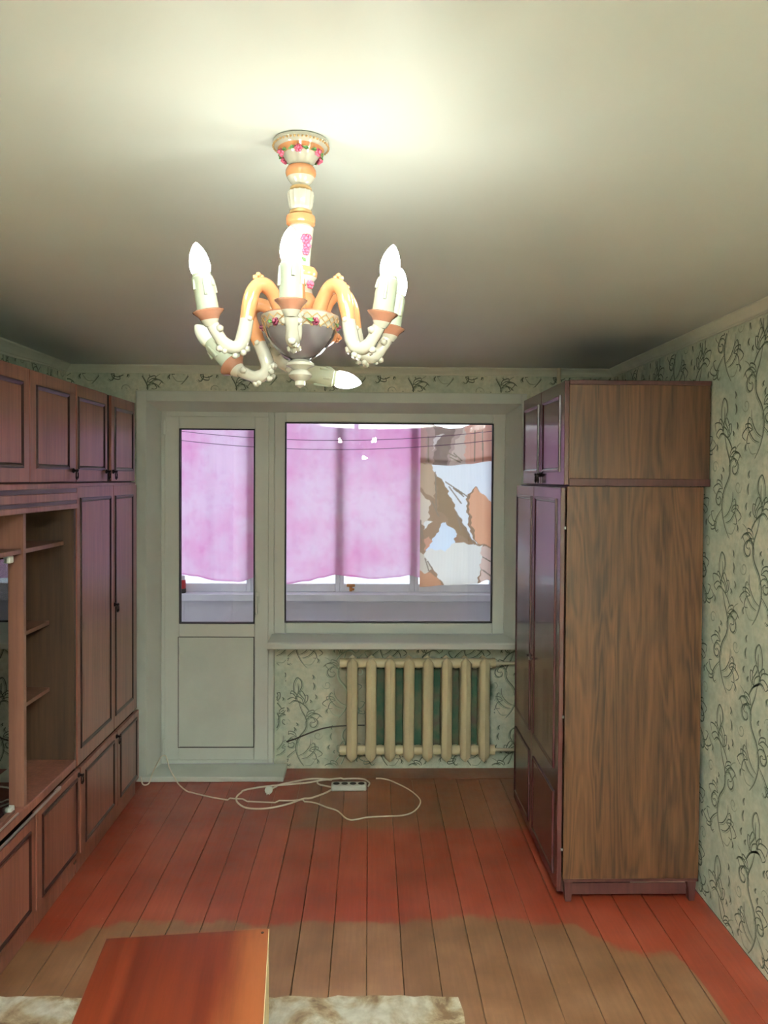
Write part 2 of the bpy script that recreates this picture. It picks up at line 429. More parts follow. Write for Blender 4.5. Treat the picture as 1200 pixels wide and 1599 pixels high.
# wallpaper scroll print: thin raised ribbons, as on embossed vinyl paper
def spiral(cx,cy,r0,r1,a0,turn,n=16):
    return [(cx+(r0+(r1-r0)*i/n)*math.cos(a0+turn*i/n), cy+(r0+(r1-r0)*i/n)*math.sin(a0+turn*i/n)) for i in range(n+1)]
def spl(pts,k=5): return [(p.x,p.y) for p in catmull([(a,b_,0) for a,b_ in pts],k)]
def flourish(sgn, pale):
    S = []
    tau = 2*math.pi
    S.append((spl([(.03,.0),(-.01,.05),(-.035,.12),(-.02,.19),(.025,.25),(.03,.31),(.0,.37),(-.02,.43)]), .0055, 0))
    S.append((spiral(-.062,.155,.042,.008,-.2,1.55*tau*.9), .005, 0))
    S.append((spiral(.07,.285,.048,.01,math.pi+.3,-1.4*tau*.9), .005, 0))
    S.append((spl([(-.02,.42),(-.045,.47),(-.05,.53),(-.03,.575),(-.005,.56),(.002,.52),(-.015,.48),(.015,.44),(.03,.40)]), .005, 0))
    S.append((spl([(-.035,.44),(-.02,.49),(-.022,.54)]), .004, 0))
    S.append((spl([(-.075,.41),(-.05,.43),(-.02,.425),(.02,.40),(.05,.36)]), .006, 0))
    S.append((spl([(.03,.31),(.07,.345),(.105,.345),(.125,.325)]), .005, 0))
    S.append((spl([(.035,.30),(.085,.365),(.12,.385)]), .004, 1))
    S.append((spl([(-.03,.12),(-.075,.085),(-.10,.05),(-.085,.02),(-.065,.03)]), .005, 0))
    S.append((spl([(-.02,.08),(.02,.10),(.055,.145),(.06,.19)]), .004, 0))
    S.append((spl([(.0,.06),(.045,.075),(.085,.12),(.08,.16),(.06,.15)]), .0045, 0))
    S.append((spl([(.02,.02),(.06,.02),(.09,.06)]), .004, 1))
    S.append((spiral(.105,.21,.03,.006,0,-1.2*tau), .004, 1))
    S.append((spiral(-.10,.29,.03,.006,0,1.2*tau), .004, 1))
    for (u,v,l) in ((.075,.50,.045),(.088,.44,.03),(.07,.565,.03),(-.09,.36,.03),(.1,.03,.03),(-.045,.235,.028),(-.03,.27,.02),(.055,.415,.022)):
        S.append((spl([(u,v),(u+.006,v+l*.5),(u-.002,v+l)]), .006, 0))
    # tufts of acanthus leaves at the branch points
    for (u,v,a,f) in ((-.03,.44,2.2,1),(.03,.33,.6,-1),(-.03,.20,2.6,1),(.05,.11,.3,-1),(.01,.41,1.2,1),(-.08,.06,3.6,-1)):
        for j,(da,ll) in enumerate(((-.6,.062),(.0,.085),(.6,.066))):
            t = a+da*f
            S.append((spl([(u,v),(u+ll*.5*math.cos(t),v+ll*.5*math.sin(t)),(u+ll*math.cos(t+.5*f),v+ll*math.sin(t+.5*f)),(u+ll*.8*math.cos(t+.9*f),v+ll*.8*math.sin(t+.9*f))],3), .0042, 0))
    # pale companion line beside the longer dark strokes
    for pts,w,pl in list(S):
        if pl == 0 and len(pts) > 10: S.append(([(x+.008,y-.004) for x,y in pts], w*.8, 1))
    return [([(sgn*p[0],p[1]) for p in pts],w*1.1) for pts,w,pl in S if pl == pale]
def scroll_panel(bm, frame, umin, umax, vmin, vmax, du=0, pale=0, dv=0, skip=None):
    """frame(u,v) -> 3-D point on the wall"""
    TU, TV = .53, .64
    FL = {s: flourish(s, pale) for s in (1,-1)}
    for iu in range(int(umin/TU)-2, int(umax/TU)+2):
        for iv in range(int(vmin/TV)-2, int(vmax/TV)+2):
            for (ou,ov,sg) in ((.13,.0,1),(.395,.32,-1)):
                for pts,w in FL[sg]:
                    q = [(du+iu*TU+ou+x, dv+iv*TV+ov+y) for x,y in pts]
                    n = len(q); prev = None
                    for i,(u,v) in enumerate(q):
                        a = q[max(i-1,0)]; c = q[min(i+1,n-1)]
                        tx, ty = c[0]-a[0], c[1]-a[1]; l = math.hypot(tx,ty) or 1
                        ww = w*.5*(.35+.9*math.sin(math.pi*(i+.6)/(n+.2)))
                        nx, ny = -ty/l*ww, tx/l*ww
                        inside = umin+.004 < u < umax-.004 and vmin+.004 < v < vmax-.004 and not (skip and skip[0] < u < skip[1] and skip[2] < v < skip[3])
                        cur = (bm.verts.new(frame(u+nx,v+ny)), bm.verts.new(frame(u-nx,v-ny))) if inside else None
                        if prev and cur: bm.faces.new((prev[0],prev[1],cur[1],cur[0]))
                        prev = cur
for pale,mt in ((0,'scroll'),(1,'scroll_pale')):
    b = MB(); scroll_panel(b.bm, lambda u,v: Vector((XR-.0006, u, v)), 1.9, 4.62, 0, 2.455, .10, pale)
    tag(b.build('scroll_print', M[mt], wall_right), kind='stuff')
    b = MB(); scroll_panel(b.bm, lambda u,v: Vector((XL+.0006, u, v)), 2.6, 4.62, 2.2, 2.455, .05, pale)
    tag(b.build('scroll_print', M[mt], wall_left), kind='stuff')
    b = MB(); scroll_panel(b.bm, lambda u,v: Vector((u, YB-.0006, v)), XL, XR, 2.352, 2.455, .1, pale, .15)
    tag(b.build('scroll_print', M[mt], wall_back), kind='stuff'); b = MB()
    scroll_panel(b.bm, lambda u,v: Vector((u, YN-.0006, v)), -.515, 1.2, .01, .80, -.02, pale, 0, (-.02,.80,.12,.70))
    scroll_panel(b.bm, lambda u,v: Vector((u, 4.885-.0006, v)), -.59, -.519, .05, .80, -.2, pale)
    tag(b.build('scroll_print', M[mt], wall_niche), kind='stuff')

# cornices
prof = [(0,0),(.044,0),(.044,.006),(.034,.012),(.022,.022),(.014,.034),(.010,.036),(.010,.044),(0,.044)]   # (out from wall, down)
struct(MB().prism([(YB-o,H-d) for o,d in prof], 'x', XL, XR).build('trim_1', M['cornice']))
struct(MB().prism([(XR-o,H-d) for o,d in prof], 'y', YR, YB).build('trim_2', M['cornice']))
b = MB(); rings = []
for y,sag in ((YR,.02),(2.0,.02),(3.2,.034),(3.7,.032),(3.95,.026),(4.2,.012),(4.4,.003),(YB,0)):
    rings.append([(XL+o, y, H-d*(1+sag*18) ) for o,d in prof])
struct(b.loft(rings).build('trim_3', M['cornice']))

# opening trim: flat casing band + splayed reveal
b = MB()
for x0,x1,z0,z1 in ((-1.395,-1.333,0,2.35),(.915,.95,.0,2.35),(-1.333,.915,2.287,2.35)):
    b.box(x0,x1,YB-.012,YB+.002,z0,z1,.003)
struct(b.build('trim_4', M['white_dusty']))
b = MB()
def quadprism(pts): b.loft([pts[:4],pts[4:]])
# left, right, top reveals as solid wedges
b.prism([(-1.335,YB-.004),(-1.383,YB),(-1.383,4.905),(-1.30,4.905),(-1.30,YN)], 'z', .0, 2.25)
b.prism([(.917,YB-.004),(.943,YB),(.943,4.905),(.858,4.905),(.858,YN)], 'z', .85, 2.245)
rl = [(-1.335,YB-.004,2.287),(-1.30,YN,2.245),(-1.30,4.905,2.245),(-1.383,4.905,2.338),(-1.383,YB,2.338)]
rr = [(.917,YB-.004,2.287),(.858,YN,2.242),(.858,4.905,2.242),(.943,4.905,2.338),(.943,YB,2.338)]
b.loft([rl,rr])
b.loft([[(.917,YB-.004,2.235),(.858,YN,2.235),(.94,YN,2.235),(.94,YB,2.235)],[(.917,YB-.004,2.288),(.858,YN,2.245),(.94,YN,2.336),(.94,YB,2.336)]])
b.loft([[(-1.335,YB-.004,2.24),(-1.30,YN,2.24),(-1.38,YN,2.24),(-1.38,YB,2.24)],[(-1.335,YB-.004,2.287),(-1.30,YN,2.247),(-1.38,YN,2.335),(-1.38,YB,2.335)]])
struct(b.build('trim_5', M['white']))
b = MB(); b.box(-1.36,-.508,4.612,YN,0,.03,.004); struct(b.build('trim_6', M['white_dusty']))     # threshold board

# windowsill
b = MB()
b.prism([(YN,.812),(4.606,.804),(4.598,.81),(4.596,.838),(4.604,.846),(YN,.853)], 'x', -.607, .94)
struct(b.build('trim_7', M['white']))

def ring(b, x0,x1,z0,z1, w, y0,y1, bev=.004):
    l,r,t,bt = (w if isinstance(w,tuple) else (w,)*4)
    b.box(x0,x0+l,y0,y1,z0,z1,bev); b.box(x1-r,x1,y0,y1,z0,z1,bev)
    b.box(x0+l-.001,x1-r+.001,y0,y1,z1-t,z1,bev); b.box(x0+l-.001,x1-r+.001,y0,y1,z0,z0+bt,bev)

# balcony door
door = struct(empty('door_1', (-.95,YN,0)))
b = MB(); ring(b, -1.30,-.5965,.03,2.248,(.034,.034,.034,.03), YN,4.90); b.build('door_frame', M['white'], door)
leaf = MB(); X0,X1,Z0,Z1 = -1.276,-.629,.058,2.216
gx0,gx1,gz0,gz1 = -1.184,-.716,.920,2.138
px0,px1,pz0,pz1 = -1.192,-.718,.138,.835
leaf.box(X0,gx0,YN-.014,4.88,Z0,Z1,.005); leaf.box(gx1,X1,YN-.014,4.88,Z0,Z1,.005)
for z0,z1 in ((Z0,pz0),(pz1,gz0),(gz1,Z1)): leaf.box(gx0-.001,gx1+.001,YN-.0135,4.88,z0,z1,.004)
leaf = leaf.build('door_leaf', M['white'], door)
b = MB(); ring(b, gx0-.001,gx1+.001,gz0-.001,gz1+.001,.007, YN-.016,YN+.02,0); b.build('gasket', M['gasket'], leaf)
MB().box(gx0+.002,gx1-.002,YN+.006,YN+.010,gz0+.002,gz1-.002).build('pane', M['glass'], leaf)
b = MB(); ring(b, px0-.001,px1+.001,pz0-.001,pz1+.001,.003, YN-.0150,YN+.01,0); b.build('gasket', M['gasket'], leaf)
MB().box(px0-.0,px1+.0,YN-.006,YN+.02,pz0,pz1).build('door_panel', M['white_dusty'], leaf)
b = MB(); b.box(-.712,-.684,YN-.021,YN-.013,1.05,1.12,.003); b.tube([(-.698,YN-.02,1.085),(-.698,YN-.045,1.085)],.008); b.box(-.707,-.689,YN-.054,YN-.040,.985,1.095,.005)
tag(b.build('door_handle', M['white'], leaf, True), 'white lever handle pointing down')
for z0,z1 in ((2.11,2.18),(.115,.185)):
    b = MB(); b.lathe([(.006,z0-.012),(.009,z0-.01),(.009,z1+.01),(.006,z1+.012)],(-1.279,YN-.018,0),12); b.box(-1.277,-1.262,YN-.019,YN-.012,z0,z1,.002)
    b.build('hinge', M['white'], door, True)

# fixed window
win = struct(empty('window_1', (.12,YN,.85)))
b = MB(); ring(b, -.5965,.858,.853,2.248,(.072,.077,.064,.072), YN,4.90,.006); b.build('window_frame', M['white'], win)
wx0,wx1,wz0,wz1 = -.528,.781,.925,2.183
b = MB(); ring(b, wx0-.001,wx1+.001,wz0-.001,wz1+.001,.007, YN-.003,YN+.03,0); b.build('gasket', M['gasket'], win)
MB().box(wx0+.002,wx1-.002,YN+.012,YN+.016,wz0+.002,wz1-.002).build('pane', M['glass'], win)

# ------------------------------------------------------------------ balcony beyond the glass
BY = 5.85
struct(MB().box(-2.0,1.1,4.91,6.02,-.08,0).build('floor_balcony', M['bwhite']))
struct(MB().box(-2.0,1.1,4.91,6.1,2.45,2.52).build('ceiling_balcony', M['bwhite']))
struct(MB().box(-2.1,-2.0,4.91,6.02,0,.96).build('wall_balcony_left', M['bwhite']))
w = struct(empty('window_7', (-2.04,5.4,.96)))  # unseen side window, added to let daylight onto the balcony
for y0,y1 in ((4.92,4.98),(5.43,5.49),(5.95,6.02)): MB().box(-2.08,-2.01,y0,y1,.96,2.45,.004).build('window_frame', M['bsill'], w)
MB().box(-2.05,-2.045,4.98,5.95,.97,2.44).build('pane', M['glass'], w)
struct(MB().box(.965,1.08,4.91,6.02,0,2.45).build('wall_balcony_right', M['bwhite']))
b = MB(); b.box(-2.0,1.08,5.85,6.02,0,.905)
par = struct(b.build('wall_balcony_parapet', M['bwhite']))
for x in (-1.42,-.79,-.16,.47): MB().box(x,x+.018,5.846,5.85,0,.90).build('panel_strip', M['bwhite'], par)
struct(MB().box(-2.0,.965,5.775,6.03,.905,.962,.006).build('trim_8', M['bsill']))
for i,(x0,x1) in enumerate(((-1.999,-1.52),(-1.52,-.90),(-.90,-.222),(-.222,.35),(.35,.965))):
    w = struct(empty('window_%d'%(i+2), ((x0+x1)/2,5.88,.962)))
    b = MB(); ring(b, x0+.001,x1-.001,.962,2.45,(.030,.034,.05,.062), 5.88,5.95,.004); b.build('window_frame', M['bsill'], w)
    MB().box(x0+.03,x1-.034,5.91,5.915,1.024,2.40).build('pane', M['glass'], w)
    if i == 3:
        b = MB(); b.box(-.168,-.105,5.868,5.882,1.004,1.026,.003); b.box(-.148,-.125,5.862,5.88,.97,1.006,.003); b.blob((-.118,5.868,.985),.011)
        tag(b.build('latch', M['brass'], w), 'brass coloured latch at the bottom of the frame')
# ground far below
struct(MB().box(-60,60,6.5,120,-9,-8.9).build('ground', plain('snowy_ground', lin(190,198,206), .9)))

def cloth_grid(fx, fy, fz, nu, nv, name, mat, colour=None):
    me = bpy.data.meshes.new(name); vs = []; fs = []
    for j in range(nv+1):
        for i in range(nu+1):
            u, v = i/nu, j/nv; vs.append((fx(u,v), fy(u,v), fz(u,v)))
    for j in range(nv):
        for i in range(nu):
            a = j*(nu+1)+i; fs.append((a,a+1,a+nu+2,a+nu+1))
    me.from_pydata(vs, [], fs); me.materials.append(mat)
    me.polygons.foreach_set('use_smooth', [True]*len(me.polygons))
    if colour:
        at = me.color_attributes.new('print','FLOAT_COLOR','POINT'); data = []
        for v in vs: data.extend(colour(v[0], v[2]))
        at.data.foreach_set('color', data)
    o = bpy.data.objects.new(name, me); COL.objects.link(o); return o
def interp(pts, x):
    if x <= pts[0][0]: return pts[0][1]
    for (a,b_),(c,d) in zip(pts,pts[1:]):
        if x <= c:
            t = (x-a)/(c-a); t = t*t*(3-2*t); return b_+(d-b_)*t
    return pts[-1][1]
hemA = [(-1.75,1.09),(-1.42,1.095),(-1.338,1.086),(-1.145,1.047),(-.98,1.043),(-.86,1.078),(-.77,1.07)]
hemB = [(-.76,1.03),(-.632,1.025),(-.467,1.05),(-.37,1.074),(-.249,1.099),(-.127,1.085),(.019,1.066),(.214,1.081),(.311,1.096),(.384,1.082)]
def fold(x,z,ph): return .012*math.sin(x*21+ph)+.006*math.sin(x*53+ph*2+z)+.004*math.sin(z*7+x*9)
for (x0,x1,hem,ph,lab) in ((-1.78,-.77,hemA,.4,'pink translucent curtain seen through the balcony door glass'),(-.765,.392,hemB,1.7,'wide pink translucent curtain seen through the big window')):
    o = cloth_grid(lambda u,v: x0+(x1-x0)*u, lambda u,v: 5.860+.6*fold(x0+(x1-x0)*u,v*1.3,ph), lambda u,v: interp(hem, x0+(x1-x0)*u)*(1-v)+2.34*v, 90, 60, 'curtain', M['curtain'])
    tag(o, lab, 'curtain', 'pink balcony curtains')
    h = cloth_grid(lambda u,v: x0+(x1-x0)*u, lambda u,v: 5.8585+.6*fold(x0+(x1-x0)*u,0,ph), lambda u,v: interp(hem, x0+(x1-x0)*u)+.012*v-.0015, 90, 1, 'hem', M['curtain'])
    h.parent = o

# printed drape: flat print stored as a colour attribute on the cloth
c3 = lambda r,g,b_: lin(r,g,b_)[:3]
polys_main = [
 (c3(150,112,84), [(.3,.9),(1.0,.9),(1.0,2.3),(.3,2.3)]),
 (c3(186,150,118), [(.37,1.95),(.47,1.95),(.502,1.884),(.499,1.683),(.37,1.775)]),
 (c3(244,246,250), [(.465,1.96),(.96,1.98),(.96,1.64),(.856,1.731),(.809,1.777),(.755,1.721),(.737,1.667),(.766,1.447),(.822,1.337),(.795,1.356),(.702,1.511),(.609,1.721),(.562,1.821),(.507,1.861)]),
 (c3(138,104,74), [(.511,1.857),(.562,1.821),(.618,1.702),(.674,1.575),(.692,1.538),(.804,1.356),(.818,1.324),(.675,1.428),(.61,1.465),(.601,1.538),(.527,1.592)]),
 (c3(238,164,122), [(.805,1.772),(.865,1.722),(.96,1.64),(.96,1.31),(.822,1.347),(.784,1.493),(.755,1.667)]),
 (c3(222,200,176), [(.36,1.76),(.463,1.665),(.454,1.537),(.418,1.482),(.36,1.5)]),
 (c3(230,192,172), [(.859,1.32),(.96,1.31),(.96,1.0),(.852,1.0)]),
 (c3(202,134,96), [(.36,1.15),(.531,1.089),(.56,1.0),(.36,1.0)]),
 (c3(206,136,108), [(.419,1.382),(.465,1.391),(.483,1.345),(.429,1.29)]),
 (c3(216,202,178), [(.36,1.281),(.42,1.263),(.485,1.144),(.43,1.116),(.36,1.143)]),
 (c3(240,236,228), [(.427,1.519),(.487,1.505),(.418,1.455)]),
 (c3(240,234,222), [(.429,1.281),(.484,1.309),(.675,1.355),(.822,1.328),(.862,1.328),(.855,1.173),(.825,1.0),(.586,1.0),(.531,1.089),(.494,1.144),(.42,1.244)]),
 (c3(224,238,255), [(.555,1.483),(.59,1.51),(.612,1.475),(.675,1.419),(.653,1.355),(.584,1.282),(.484,1.299),(.438,1.29)]),
 (c3(150,104,80), [(.655,1.37),(.672,1.41),(.70,1.352)]),
]
lines_main = [((.58,1.812),(.746,1.703)),((.608,1.775),(.701,1.648)),((.64,1.765),(.72,1.70)),((.654,1.757),(.709,1.721)),((.665,1.575),(.702,1.447)),((.683,1.538),(.804,1.337)),((.381,1.546),(.401,1.345)),((.392,1.52),(.412,1.38)),((.429,1.226),(.457,1.134)),((.448,1.208),(.485,1.144)),((.502,1.884),(.513,1.601)),((.48,1.66),(.53,1.55)),((.87,1.24),(.94,1.20)),((.87,1.14),(.94,1.09))]
polys_val = [
 (c3(172,138,128), [(.3,1.8),(1.0,1.8),(1.0,2.4),(.3,2.4)]),
 (c3(190,140,130), [(.36,2.3),(.432,2.3),(.433,2.011),(.397,1.9),(.36,1.9)]),
 (c3(128,102,92), [(.487,2.3),(.68,2.3),(.606,2.058),(.579,1.9),(.47,1.9),(.50,2.06)]),
 (c3(204,176,160), [(.66,2.131),(.724,2.22),(.734,1.995),(.726,1.9),(.588,1.9)]),
 (c3(218,152,130), [(.724,2.3),(.96,2.3),(.96,1.9),(.726,1.9)]),
 (c3(216,196,188), [(.50,2.17),(.56,2.17),(.50,2.10),(.475,2.04)]),
]
lines_val = [((.60,2.03),(.66,2.0)),((.61,2.0),(.69,1.96)),((.64,2.03),(.70,1.975)),((.445,2.15),(.448,1.96)),((.80,2.2),(.80,1.97)),((.86,2.2),(.862,1.97))]
def inside(x,z,poly):
    r = False; n = len(poly); j = n-1
    for i in range(n):
        xi,zi = poly[i]; xj,zj = poly[j]
        if (zi > z) != (zj > z) and x < (xj-xi)*(z-zi)/(zj-zi)+xi: r = not r
        j = i
    return r
def printer(polys, lines):
    def f(x,z):
        wx = x+.006*math.sin(z*60)+.004*math.sin(z*133+x*40); wz = z+.006*math.sin(x*75+1)
        c = polys[0][0]
        for col,poly in polys[1:]:
            if inside(wx,wz,poly): c = col
        st = .985+.015*math.sin(x*260+3*math.sin(z*3))
        c = tuple(q*st for q in c)
        for (a,b_),(d,e) in lines:
            L2 = (d-a)**2+(e-b_)**2; t = max(0,min(1,((x-a)*(d-a)+(z-b_)*(e-b_))/L2))
            if math.hypot(x-a-t*(d-a), z-b_-t*(e-b_)) < .0045: c = (.22,.15,.10)
        return (*[q**.75 for q in c],1)
    return f
dx0, dx1 = .388, .942
hemD = [(.39,1.011),(.586,1.023),(.825,1.035),(.907,1.063),(.944,1.058)]
topD = [(.388,2.262),(.45,2.258),(.522,2.232),(.60,2.216),(.669,2.218),(.778,2.246),(.82,2.266),(.945,2.272)]
hemV = [(.39,1.956),(.50,1.940),(.607,1.935),(.75,1.948),(.927,1.971),(.945,1.972)]
drape = cloth_grid(lambda u,v: dx0+(dx1-dx0)*u, lambda u,v: 5.838+.6*fold(dx0+(dx1-dx0)*u,v,2.2), lambda u,v: interp(hemD,dx0+(dx1-dx0)*u)*(1-v)+(interp(hemV,dx0+(dx1-dx0)*u)+.04)*v, 130, 230, 'curtain', M['drape'], printer(polys_main,lines_main))
tag(drape, 'brown, orange and white abstract printed curtain at the right of the window', 'curtain')
val = cloth_grid(lambda u,v: dx0+(dx1-dx0)*u, lambda u,v: 5.822+.6*fold(dx0+(dx1-dx0)*u,v,2.2), lambda u,v: interp(hemV,dx0+(dx1-dx0)*u)*(1-v)+interp(topD,dx0+(dx1-dx0)*u)*v, 130, 80, 'valance', M['drape'], printer(polys_val,lines_val))
val.parent = drape; tag(val, 'folded over darker top flap')
# clotheslines
for z,ph,lab in ((2.10,0,'upper of two thin clotheslines strung across the balcony'),(2.035,.3,'lower of two thin clotheslines strung across the balcony')):
    pts = [(-2.0+2.965*t, 5.42-.1*ph, z+.12*(2*t-1.15)**2) for t in [i/24 for i in range(25)]]
    tag(MB().tube(pts,.0022,5).build('clothesline', M['rope'], None, True), lab, 'rope', 'balcony clotheslines')
t = thing('can', (-1.415,5.82,.962), 'small red and white can at the left end of the balcony sill', 'can')
b = MB(); b.lathe([(.030,0),(.034,.004),(.034,.03),(.031,.034)],n=16); tag(b.build('base', M['gasket'], t, True, True), 'dark base')
b = MB(); b.lathe([(.031,.034),(.033,.036),(.033,.096),(.030,.1)],n=16); tag(b.build('body', M['red'], t, True, True), 'red band')
b = MB(); b.lathe([(.030,.1),(.026,.104),(.026,.128),(.012,.134)],n=16); tag(b.build('lid', M['can'], t, True, True), 'white lid')

# ------------------------------------------------------------------ radiator and pipes
rad = thing('radiator', (.31,4.745,.087), 'cream cast iron radiator of eight columns under the windowsill', 'radiator')
def section(xc):
    b = MB()
    for yc,dep in ((4.705,.034),(4.787,.028)):
        fy = -1 if yc < 4.75 else 1
        def loop(z,s):
            w = .0335*s; d = dep*max(s,.35)
            return [(xc-w,yc+fy*d*.15,z),(xc-w*.72,yc+fy*d*.72,z),(xc-w*.2,yc+fy*d*.86,z),(xc,yc+fy*d,z),(xc+w*.2,yc+fy*d*.86,z),(xc+w*.72,yc+fy*d*.72,z),(xc+w,yc+fy*d*.15,z),(xc+w*.8,yc-fy*d*.75,z),(xc-w*.8,yc-fy*d*.75,z)]
        b.loft([loop(.087,.08),loop(.100,.55),loop(.118,.96),loop(.14,1),loop(.685,1),loop(.702,.96),loop(.718,.55),loop(.730,.08)])
    for zc in (.690,.147): b.box(xc-.018,xc+.018,4.70,4.79,zc-.026,zc+.026,.006)
    return b
for i in range(8): section(-.098+i*.1168).build('section', M['radiator'], rad, True, angle=50)
for zc in (.690,.147):
    b = MB(); b.tube([(-.172,4.745,zc),(.792,4.745,zc)],.0285,14)
    for i in range(9):
        x = -.098+(i-.5)*.1168
        b.tube([(x-.012,4.745,zc),(x+.012,4.745,zc)],.0315,14)
    b.tube([(-.176,4.745,zc),(-.15,4.745,zc)],.031,6)
    b.build('header_pipe', M['radiator'], rad, True)
for xb in (.0,.62): MB().box(xb-.008,xb+.008,4.76,4.829,.655,.668).build('bracket', M['radiator'], rad)
pip = thing('heating_pipe', (1.13,4.585,0), 'thin cream heating riser with two branches beside the radiator', 'pipe')
MB().tube([(1.13,4.585,0),(1.13,4.585,2.5)],.0125,12).build('riser', M['pipe'], pip, True)
for zc in (.690,.147):
    pts = catmull([(.793,4.745,zc),(.90,4.745,zc),(1.0,4.74,zc),(1.06,4.68,zc),(1.10,4.61,zc),(1.13,4.585,zc)],5)
    MB().tube(pts,.0105,10).build('branch', M['pipe'], pip, True)
tag(MB().tube(catmull([(-.514,4.824,.172),(-.47,4.823,.186),(-.423,4.823,.205),(-.343,4.823,.237),(-.262,4.823,.261),(-.141,4.823,.274),(-.02,4.823,.276)],5),.0045,6).build('cable', M['cable'], None, True), 'thin dark brown cable running up the wallpaper left of the radiator', 'cable')

# ------------------------------------------------------------------ cabinets
def framed_door(root, plane, y0,y1,z0,z1, panels, side, mats=('front','mould'), th=.018, name='door'):
    """door slab in an x-plane; side=+1 front faces +x, -1 faces -x; panels=[(y0,y1,z0,z1)]"""
    xa, xb = (plane-th,plane) if side > 0 else (plane,plane+th)
    d = MB().box(xa,xb,y0+.0015,y1-.0015,z0,z1,.002).build(name, M[mats[0]], root)
    for (a,b_,c,e) in panels:
        m = MB(); w = .020; h = .007
        X = lambda o: plane+side*o
        # mitred ovolo moulding: three loops outer->ridge->inner
        def loop(i,o): return [(X(o),a+i,c+i),(X(o),b_-i,c+i),(X(o),b_-i,e-i),(X(o),a+i,e-i)]
        m.loft([loop(0,-.001),loop(.001,h*.7),loop(.006,h),loop(.012,h*.8),loop(.018,h*.25),loop(w,-.001)], cap=False)
        m.build('moulding', M[mats[1]], d)
        # thin raised field panel
        MB().box(min(X(-.001),X(.002)),max(X(-.001),X(.002)),a+w,b_-w,c+w,e-w).build('field', M[mats[0]], d)
    return d
def drop_handle(door, x, y, z, side):
    b = MB()
    b.lathe([(.001,-.001),(.011,0),(.012,.004),(.006,.009),(.006,.018),(.009,.022),(.001,.026)], (x,y,z), 12, axis=Matrix.Rotation(math.radians(90*side),3,'Y'))
    pts = [(x+side*.018, y+.013*math.sin(a), z-.018-.020*math.cos(a)+.0) for a in [math.radians(q) for q in range(-150,151,25)]]
    b.tube(pts,[.003]*4+[.0045]*5+[.003]*4,6)
    b.build('handle', M['handle'], door, True)
FX = -1.335
BX = XL+.006
# tall closet
cl = thing('cabinet', (-1.57,3.985,0), 'tall mahogany wall unit cabinet with two long doors beside the balcony door', 'cabinet')
b = MB(); b.box(BX,FX-.02,3.533,3.551,.06,1.806); b.box(BX,FX-.02,4.425,4.443,.06,1.806); b.box(BX,FX-.02,3.551,4.425,1.788,1.806); b.box(BX,FX-.02,3.551,4.425,.49,.508); b.box(BX,FX-.02,3.551,4.425,.06,.085); b.box(BX,BX+.006,3.551,4.425,.085,1.788)
b.build('carcass', M['carcass'], cl)
MB().box(BX+.02,FX-.010,3.535,4.442,0,.082,.003).build('plinth', M['front'], cl)
MB().box(FX-.02,FX-.008,3.533,4.443,1.770,1.806,.002).build('top_rail', M['front'], cl)
framed_door(cl,FX,3.536,4.042,.502,1.790,[(3.572,3.992,.572,1.738)],1)
d = framed_door(cl,FX,4.042,4.440,.502,1.790,[(4.058,4.362,.572,1.738)],1); drop_handle(d,FX,4.052,1.165,1)
d = framed_door(cl,FX+.010,3.548,4.062,.092,.492,[(3.604,4.012,.118,.462)],1); drop_handle(d,FX+.01,4.050,.468,1)
framed_door(cl,FX+.010,4.062,4.445,.092,.492,[(4.108,4.40,.118,.462)],1)
# shelf unit
SY0 = 2.08
sh = thing('shelf_unit', (-1.57,2.8,0), 'open mahogany shelf unit with glazed bay and low doors at left edge', 'shelving')
b = MB(); b.box(BX,FX-.004,SY0,SY0+.02,.06,1.806); b.box(BX,FX-.004,3.510,3.530,.06,1.806); b.box(BX,FX-.01,SY0+.02,3.51,1.786,1.806); b.box(BX,BX+.006,SY0+.02,3.51,.52,1.786); b.box(BX,FX-.02,SY0+.02,3.51,.06,.085)
b.build('carcass', M['carcass'], sh)
b = MB(); b.box(FX-.03,FX-.002,SY0,3.53,1.690,1.806,.002); b.box(FX-.004,FX+.006,SY0,3.53,1.690,1.714,.003); b.box(FX-.004,FX+.004,SY0,3.53,1.728,1.764,.003); b.box(FX-.004,FX+.008,SY0,3.53,1.782,1.806,.003)
cb = b.build('cornice_board', M['front'], sh)
for z0,z1 in ((1.714,1.728),(1.764,1.782)): MB().box(FX-.003,FX+.0015,SY0,3.529,z0,z1).build('groove', M['mould'], cb)
MB().box(BX+.006,FX-.006,3.004,3.026,.545,1.690).build('divider', M['edge'], sh)
MB().box(BX+.006,FX+.004,SY0+.02,3.51,.508,.545,.003).build('bottom_board', M['front'], sh)
for y0,y1,xf,z in ((3.026,3.51,-1.385,1.535),(3.026,3.51,-1.450,1.172),(3.026,3.51,-1.450,.868),(SY0+.02,3.004,FX-.012,1.545),(SY0+.02,3.004,-1.46,1.05)):
    MB().box(BX+.006,xf,y0,y1,z-.010,z+.008,.001).build('shelf', M['edge'], sh)
g = MB().box(-1.372,-1.368,2.50,2.935,.560,1.525).build('glass_door', M['cab_glass'], sh)
g = MB().box(-1.362,-1.358,2.12,2.62,.560,1.525).build('glass_door', M['cab_glass'], sh)
for z0,z1 in ((1.505,1.532),(.546,.572)):
    MB().box(-1.382,-1.356,2.925,2.958,z0,z1,.003).build('glass_clip', M['white'], sh)
b = MB(); b.box(-1.380,-1.352,2.12,2.95,.545,.556,.001); b.build('glass_track', M['edge'], sh)
d = framed_door(sh,FX+.010,3.075,3.540,.092,.492,[(3.125,3.502,.118,.462)],1); drop_handle(d,FX+.01,3.522,.468,1)
framed_door(sh,FX+.010,2.10,3.070,.092,.480,[(2.15,3.022,.118,.440)],1,name='flap')
MB().box(BX+.02,FX-.010,SY0,3.530,0,.082,.003).build('plinth', M['front'], sh)
